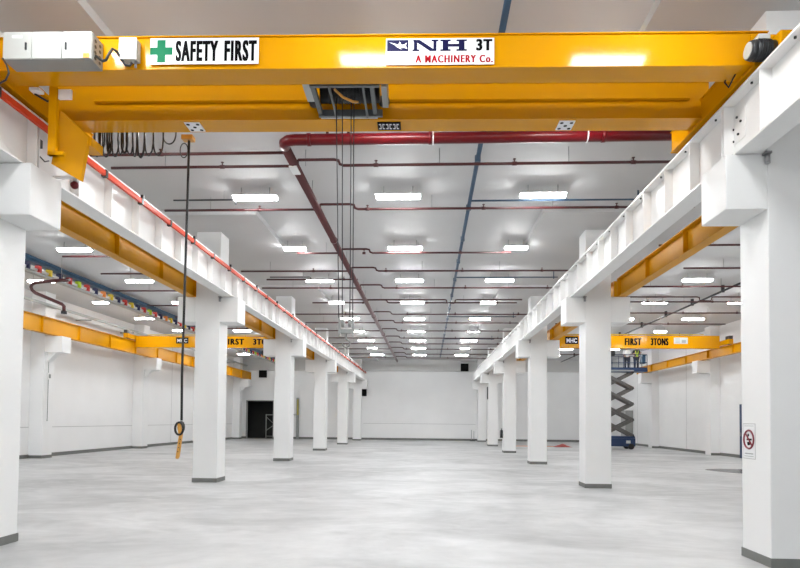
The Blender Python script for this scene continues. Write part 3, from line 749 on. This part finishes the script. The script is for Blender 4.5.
def skinned(name, pts, edges, rad, m, parent, lvl=2):
    org = WORLD[parent.name]
    me = bpy.data.meshes.new(name)
    me.from_pydata([(p[0] - org[0], p[1] - org[1], p[2] - org[2]) for p in pts], edges, [])
    o = bpy.data.objects.new(name, me); COL.objects.link(o); o.parent = parent; me.materials.append(M[m])
    sk = o.modifiers.new('skin', 'SKIN'); sk.use_smooth_shade = True
    for i, r in enumerate(rad): me.skin_vertices[0].data[i].radius = (r[0], r[1]) if isinstance(r, tuple) else (r, r)
    me.skin_vertices[0].data[0].use_root = True
    s = o.modifiers.new('sub', 'SUBSURF'); s.levels = lvl; s.render_levels = lvl
    return o
def worker(x, y, z, top, lab, helmet, face, reach):
    t = root('person', (x, y, z)); s = .97; f = face
    def P(dx, dy, dz): return (x + dx * s, y + f * dy * s, z + dz * s)
    pts = [P(0, 0, .95), P(0, 0, 1.15), P(0, .01, 1.38), P(0, .02, 1.50), P(0, .03, 1.58), P(0, .04, 1.66),
           P(.10, 0, .88), P(.11, .02, .50), P(.11, 0, .09), P(.11, .12, .04),
           P(-.10, 0, .88), P(-.11, .02, .50), P(-.11, 0, .09), P(-.11, .12, .04),
           P(.19, .01, 1.40), P(.25, .05, 1.14), P(.22, .28, 1.14 + reach), P(.21, .36, 1.15 + reach),
           P(-.19, .01, 1.40), P(-.25, .05, 1.14), P(-.22, .28, 1.10 + reach), P(-.21, .36, 1.11 + reach)]
    ed = [(0, 1), (1, 2), (2, 3), (3, 4), (4, 5), (0, 6), (6, 7), (7, 8), (8, 9), (0, 10), (10, 11), (11, 12), (12, 13), (2, 14), (14, 15), (15, 16), (16, 17), (2, 18), (18, 19), (19, 20), (20, 21)]
    rd = [(.15, .11), (.145, .105), (.165, .11), .06, .075, .085, .095, .065, .05, .04, .095, .065, .05, .04, .06, .05, .038, .035, .06, .05, .038, .035]
    skinned('body', pts, ed, rd, 'skin', t)
    e2 = [(0, 1), (1, 2), (1, 3), (3, 4), (1, 5), (5, 6)]
    skinned('jacket', [P(0, 0, .90), P(0, .01, 1.38), P(0, .01, 1.46), P(.20, .01, 1.40), P(.255, .05, 1.13), P(-.20, .01, 1.40), P(-.255, .05, 1.13)], [(0, 1), (1, 2), (1, 3), (3, 4), (1, 5), (5, 6)],
            [(.175, .135), (.19, .135), .08, .08, .066, .08, .066], top, t)
    skinned('trousers', [P(0, 0, .97), P(.10, 0, .88), P(.11, .02, .50), P(.11, 0, .10), P(-.10, 0, .88), P(-.11, .02, .50), P(-.11, 0, .10)], [(0, 1), (1, 2), (2, 3), (0, 4), (4, 5), (5, 6)],
            [(.165, .125), .115, .082, .07, .115, .082, .07], 'trousers', t)
    hx, hy, hz = P(0, .05, 1.66)
    MB().ball((hx, hy, hz + .02), .112, .92, 1.08, 1.05).build('head', 'skin', t)
    fc = MB()
    for sx in (-1, 1):
        fc.ball((hx + sx * .036, hy + f * .108, hz + .03), .013, n=8, m=6)
    fc.build('eyes', 'ink', t)
    MB().ball((hx, hy + f * .118, hz - .005), .018, .8, 1, 1.3, 8, 6).ball((hx - .10, hy, hz), .024, .5, 1, 1.4, 8, 6).ball((hx + .10, hy, hz), .024, .5, 1, 1.4, 8, 6).build('nose_and_ears', 'skin', t)
    MB().box(hx - .025, hx + .025, hy + f * .112, hy + f * .118, hz - .058, hz - .05).build('mouth', 'signred', t)
    MB().ball((hx, hy - f * .012, hz + .03), .116, .94, 1.05, .95).build('hair', 'hair', t)
    hm = MB().ball((hx, hy, hz + .085), .128, .98, 1.12, .82).cyl((hx, hy + f * .03, hz + .07), (hx, hy + f * .03, hz + .085), .145, n=20)
    hm.build('helmet', helmet, t)
    if top == 'trousers':
        v = MB()
        for sx in (-1, 1):
            yb = y + f * .145
            v.prism([(x + sx * .13, yb, z + 1.36), (x + sx * .07, yb, z + 1.36), (x + sx * .0, yb, z + .95), (x + sx * .06, yb, z + .95)], (0, f * .012, 0))
        v.build('hi_vis_stripes', 'lime', t)
    for sx in (-1, 1):          # hands: palm, four fingers, thumb
        i = 17 if sx > 0 else 21
        c = Vector(pts[i]); h = MB().ball(tuple(c + Vector((0, f * .03, 0))), .038, .95, 1.25, .5, 10, 6)
        for q, l in zip((-1.5, -.5, .5, 1.5), (.055, .068, .064, .05)):
            a = c + Vector((q * .017, f * .065, 0)); b_ = a + Vector((0, f * l * .6, -.012)); d_ = b_ + Vector((0, f * l * .25, -.035))
            h.tube([a, b_, d_], [.0095, .009, .007], 6)
        a = c + Vector((-sx * .03, f * .02, 0)); h.tube([a, a + Vector((-sx * .02, f * .035, -.01)), a + Vector((-sx * .012, f * .06, -.03))], [.011, .010, .008], 6)
        h.build('hand', 'skin', t)
    tag(t, lab, 'person')
ZF = ZP + .16
worker(14.15, 43.65, ZF, 'shirt', 'person in pale shirt and yellow helmet standing on the lift platform', 'mark_yellow', -1, -.02)
worker(14.78, 43.55, ZF, 'trousers', 'person in dark clothes with lime safety stripes on the lift platform', 'white', -1, .1)

# ---------------------------------------------------------------- small things around the walls
def sbox(x, z, lab, s=.36, y=YB):
    t = root('wall_speaker', (x, y - .15, z - s))
    B(x - s, x + s, y - .28, y, z - s, z + s).build('case', 'pitch', t, .02)
    B(x - s * .85, x + s * .85, y - .29, y - .28, z - s * .85, z + s * .85).build('grille', 'pitch', t)
    tag(t, lab, 'speaker', 'black boxes on the end wall')
sbox(-16.0, 6.25, 'square black wall box above the dark doorway')
sbox(-6.25, 4.5, 'square black wall box beside the last orange rail row pillar', .33)
sbox(3.4, 6.93, 'square black wall box high at ceiling bulkhead beyond the aisle', .36, YB - .42)
for x, z in ((-15.35, 5.0), (-15.3, 4.55)): pass
sc = root('ladder_frame', (-15.6, 59, 0.013))
m = MB()
for x in (-15.95, -15.1): m.cyl((x, 58.6, .013), (x, 58.6, 2.35), .045, n=8)
m.build('post', 'grey', sc)
m = MB().cyl((-15.95, 58.6, 2.3), (-15.1, 58.6, 2.3), .035, n=8).cyl((-15.95, 58.6, 2.1), (-15.1, 58.6, 1.35), .03, n=8).cyl((-15.95, 58.6, .75), (-15.1, 58.6, 1.35), .03, n=8).cyl((-15.95, 58.6, .2), (-15.1, 58.6, .2), .03, n=8)
m.build('brace', 'grey', sc)
tag(sc, 'thin grey scaffold frame standing inside the dark doorway', 'scaffold')
gp = root('guard_post', (-12.5, 57, 0))
B(-12.66, -12.44, 57.2, 57.46, 0, 3.95).build('post', 'cabdark', gp)
B(-12.60, -12.435, 57.195, 57.2, 2.3, 3.8).build('yellow_band', 'dull_yellow', gp)
MB().tube([(-12.7, 57.3, 2.35), (-13.1, 57.3, 2.35), (-13.2, 57.3, 2.2), (-13.2, 57.3, 0)], .06, 8).build('side_rail', 'grey', gp)
tag(gp, 'tall grey post with yellow upper half on the end wall', 'post')
# wall switch with cord on the first visible pilaster
sw = root('cord_switch', (-17.5, 26.9, 1.7))
B(-17.55, -17.47, 26.8, 27.02, 3.62, 3.92).build('box', 'white', sw, .01)
B(-17.47, -17.462, 26.84, 26.98, 3.68, 3.86).build('plate', 'cabdark', sw)
MB().cyl((-17.53, 26.9, 4.45), (-17.53, 26.9, 1.75), .013, n=6).build('cord', 'cabdark', sw)
MB().ball((-17.53, 26.9, 1.73), .03).build('knob', 'grey', sw)
tag(sw, 'small white switch box with hanging cord on the nearest wall pilaster', 'switch')
# prohibition sign on nearest pillar side face
PX = CR - PW / 2
ps = root('prohibition_sign', (PX, 8.735, 1.41))
B(PX - .006, PX, 8.59, 8.885, 1.41, 1.89).build('panel', 'signw', ps)
B(PX - .004, PX, 8.58, 8.895, 1.40, 1.90).build('edge', 'gap', ps)
cy, cz, R = 8.737, 1.675, .128
MB().tube([(PX - .009, cy + R * math.cos(2 * PI * k / 32), cz + R * math.sin(2 * PI * k / 32)) for k in range(32)], .014, 6, True).cyl((PX - .011, cy + R * .7, cz + R * .7), (PX - .011, cy - R * .7, cz - R * .7), .011, n=6).build('ring', 'ring', ps)
sy = MB().box(PX - .009, PX - .006, cy - .07, cy + .06, cz - .012, cz + .012).ball((PX - .006, cy + .02, cz + .06), .022, .2, 1, 1).prism([(PX - .009, cy - .06, cz - .07), (PX - .009, cy + .03, cz - .085), (PX - .009, cy + .05, cz - .04), (PX - .009, cy - .03, cz - .03)], (.003, 0, 0))
sy.build('pictogram', 'ink', ps)
tl = MB().box(PX - .0075, PX - .006, 8.63, 8.85, 1.468, 1.482).box(PX - .0075, PX - .006, 8.62, 8.86, 1.435, 1.442).box(PX - .0075, PX - .006, 8.62, 8.86, 1.862, 1.868)
tl.build('caption_bars', 'cabdark', ps)
tag(ps, 'white sign with red prohibition ring on the nearest pillar', 'sign')
bp_ = root('blue_board', (XW1 - .1, 33.5, 0))
B(XW1 - .09, XW1 - .03, 33.1, 34.0, 0, 2.95).build('panel', 'liftblue', bp_, .01)
B(XW1 - .12, XW1 - .09, 33.80, 33.86, 1.2, 1.4).build('handle', 'steel', bp_)
tag(bp_, 'tall dark blue board standing against the wall behind the nearest pillar', 'board')
# wet patch
pt = []
for k in range(28):
    a = 2 * PI * k / 28; rr_ = 1 + .12 * math.sin(3 * a + 1)
    pt.append((12.9 + 1.75 * math.cos(a) * rr_, 24.6 + 1.15 * math.sin(a) * rr_, .001))
tag(MB().prism(pt, (0, 0, .003)).build('floor_puddle', 'puddle'), 'dark wet puddle on the floor beside the nearest pillar', 'puddle')
# red sheet on the floor
rs = MB(); gx, gy = 12, 7; vs, fs_ = [], []
for i in range(gx + 1):
    for j in range(gy + 1):
        u, v_ = i / gx * 2 - 1, j / gy * 2 - 1
        hgt = max(0, 1 - abs(u) ** 1.1) * max(0, 1 - v_ * v_) * .20
        vs.append((10.1 + u * .62, 45.9 + v_ * .6, .004 + hgt * (1 + .25 * math.sin(9 * u + 5 * v_))))
for i in range(gx):
    for j in range(gy):
        a = i * (gy + 1) + j; fs_.append((a, a + gy + 1, a + gy + 2, a + 1))
rs.add(vs, fs_, True)
ro = rs.build('red_sheet', 'redsheet'); sd = ro.modifiers.new('thick', 'SOLIDIFY'); sd.thickness = .01; sd.offset = 1
tag(ro, 'crumpled red sheet lying on the floor between pillar row and end wall', 'sheet')
tag(MB().tube([(6.5, 46.0, .02), (7.3, 46.3, .02), (8.1, 46.0, .02), (9.0, 46.4, .02), (9.7, 46.2, .02)], .02, 6).build('red_hose', 'sticker'), 'thin orange hose on the floor near the crumpled red sheet', 'hose')
# extinguisher and small stands by the far pillars
ex = root('fire_extinguisher', (4.44, 37.0, .85))
MB().cyl((4.44, 36.75, .88), (4.44, 36.75, 1.32), .085, n=16).ball((4.44, 36.75, 1.32), .085, 1, 1, .6).build('cylinder', 'black', ex)
MB().cyl((4.44, 36.75, 1.34), (4.44, 36.75, 1.44), .025, n=8).box(4.40, 4.48, 36.68, 36.78, 1.42, 1.45).build('valve', 'dark', ex)
B(4.50, 4.532, 36.7, 36.8, 1.0, 1.2).build('bracket', 'grey', ex)
tag(ex, 'black extinguisher on the side of the fourth prohibition row pillar', 'extinguisher')
dp = root('intercom', (4.45, 46.0, 3.6))
B(4.47, 4.53, 45.9, 46.3, 3.55, 4.5).build('case', 'black', dp)
tag(dp, 'narrow black box on the fifth prohibition row pillar', 'box')
for k, x in enumerate((4.05, 4.28)):
    st = root('stand', (x, 56.6, 0))
    MB().cyl((x, 56.6, 0), (x, 56.6, .08), .14, n=14).build('base', 'dark', st)
    MB().cyl((x, 56.6, .08), (x, 56.6, 1.05 - .1 * k), .022, n=8).build('pole', 'steel', st)
    tag(st, ['taller thin dark stand at the end wall before the last pillar', 'shorter thin dark stand touching the last pillar at the end wall'][k], 'stand', 'thin stands at the end wall')
el = root('electrical_cabinet', (15.9, 52, 0))
B(16.55, 17.17, 51.4, 52.6, 0.02, 2.9).build('body', 'cabdark', el, .01)
B(16.53, 16.55, 51.45, 52.55, .1, 2.85).build('door', 'gap', el)
tag(el, 'tall grey cabinet at the wall behind the scissor lift arms', 'cabinet')
cdn = MB().cyl((-17.9, 51.0, 0), (-17.9, 51.0, 6.9), .035, n=8)
tag(cdn.build('downpipe', 'cabdark'), 'thin dark downpipe on the wall near the dark doorway', 'pipe')

pc.location.x += .05
cb.location.x -= .035; cb.location.z -= .02
# the bridge crane stands a little skewed on its rails, with everything fixed to it
SK, PV = .021, Vector((-.8, 8.6, 0))
for o in (cr, cb, jb, sg, ns, sp, tr, fs, pc, *[q for q in COL.objects if q.parent is None and q.name.startswith('marker_plate')]):
    d_ = o.location - PV; d_.z = 0; z_ = o.location.z
    d_.rotate(Matrix.Rotation(SK, 3, 'Z')); o.location = (PV.x + d_.x, PV.y + d_.y, z_); o.rotation_euler.z = SK

# ---------------------------------------------------------------- world, camera, view
wd = bpy.data.worlds.new('World'); SC.world = wd; wd.use_nodes = True
wd.node_tree.nodes['Background'].inputs['Color'].default_value = (.9, .93, 1, 1)
wd.node_tree.nodes['Background'].inputs['Strength'].default_value = .3

f, yaw, pit, rol, cx, cy = 601.568, -.0492, .0319, .0096, 398.729, 400.9126
cyw, syw = math.cos(yaw), math.sin(yaw)
r = Vector((cyw, -syw, 0)); fw = Vector((syw, cyw, 0)); up = Vector((0, 0, 1))
fw2 = fw * math.cos(pit) + up * math.sin(pit); up2 = up * math.cos(pit) - fw * math.sin(pit)
r3 = r * math.cos(rol) + up2 * math.sin(rol); up3 = up2 * math.cos(rol) - r * math.sin(rol)
cam = bpy.data.cameras.new('camera'); co = bpy.data.objects.new('camera', cam); COL.objects.link(co)
co.matrix_world = Matrix(((r3.x, up3.x, -fw2.x, 0), (r3.y, up3.y, -fw2.y, 0), (r3.z, up3.z, -fw2.z, 1.9), (0, 0, 0, 1)))
cam.sensor_fit = 'HORIZONTAL'; cam.sensor_width = 36; cam.lens = f / 800 * 36
cam.shift_x = (400 - cx) / 800; cam.shift_y = (cy - 284) / 800
cam.clip_end = 300
SC.camera = co
vs_ = SC.view_settings
vs_.view_transform = 'Standard'; vs_.look = 'None'; vs_.gamma = 1; vs_.use_curve_mapping = False
vs_.exposure = 3.08
SC.cycles.max_bounces = 10; SC.cycles.diffuse_bounces = 8; SC.cycles.glossy_bounces = 4
SC.cycles.use_denoising = True
SC.cycles.sample_clamp_indirect = 8
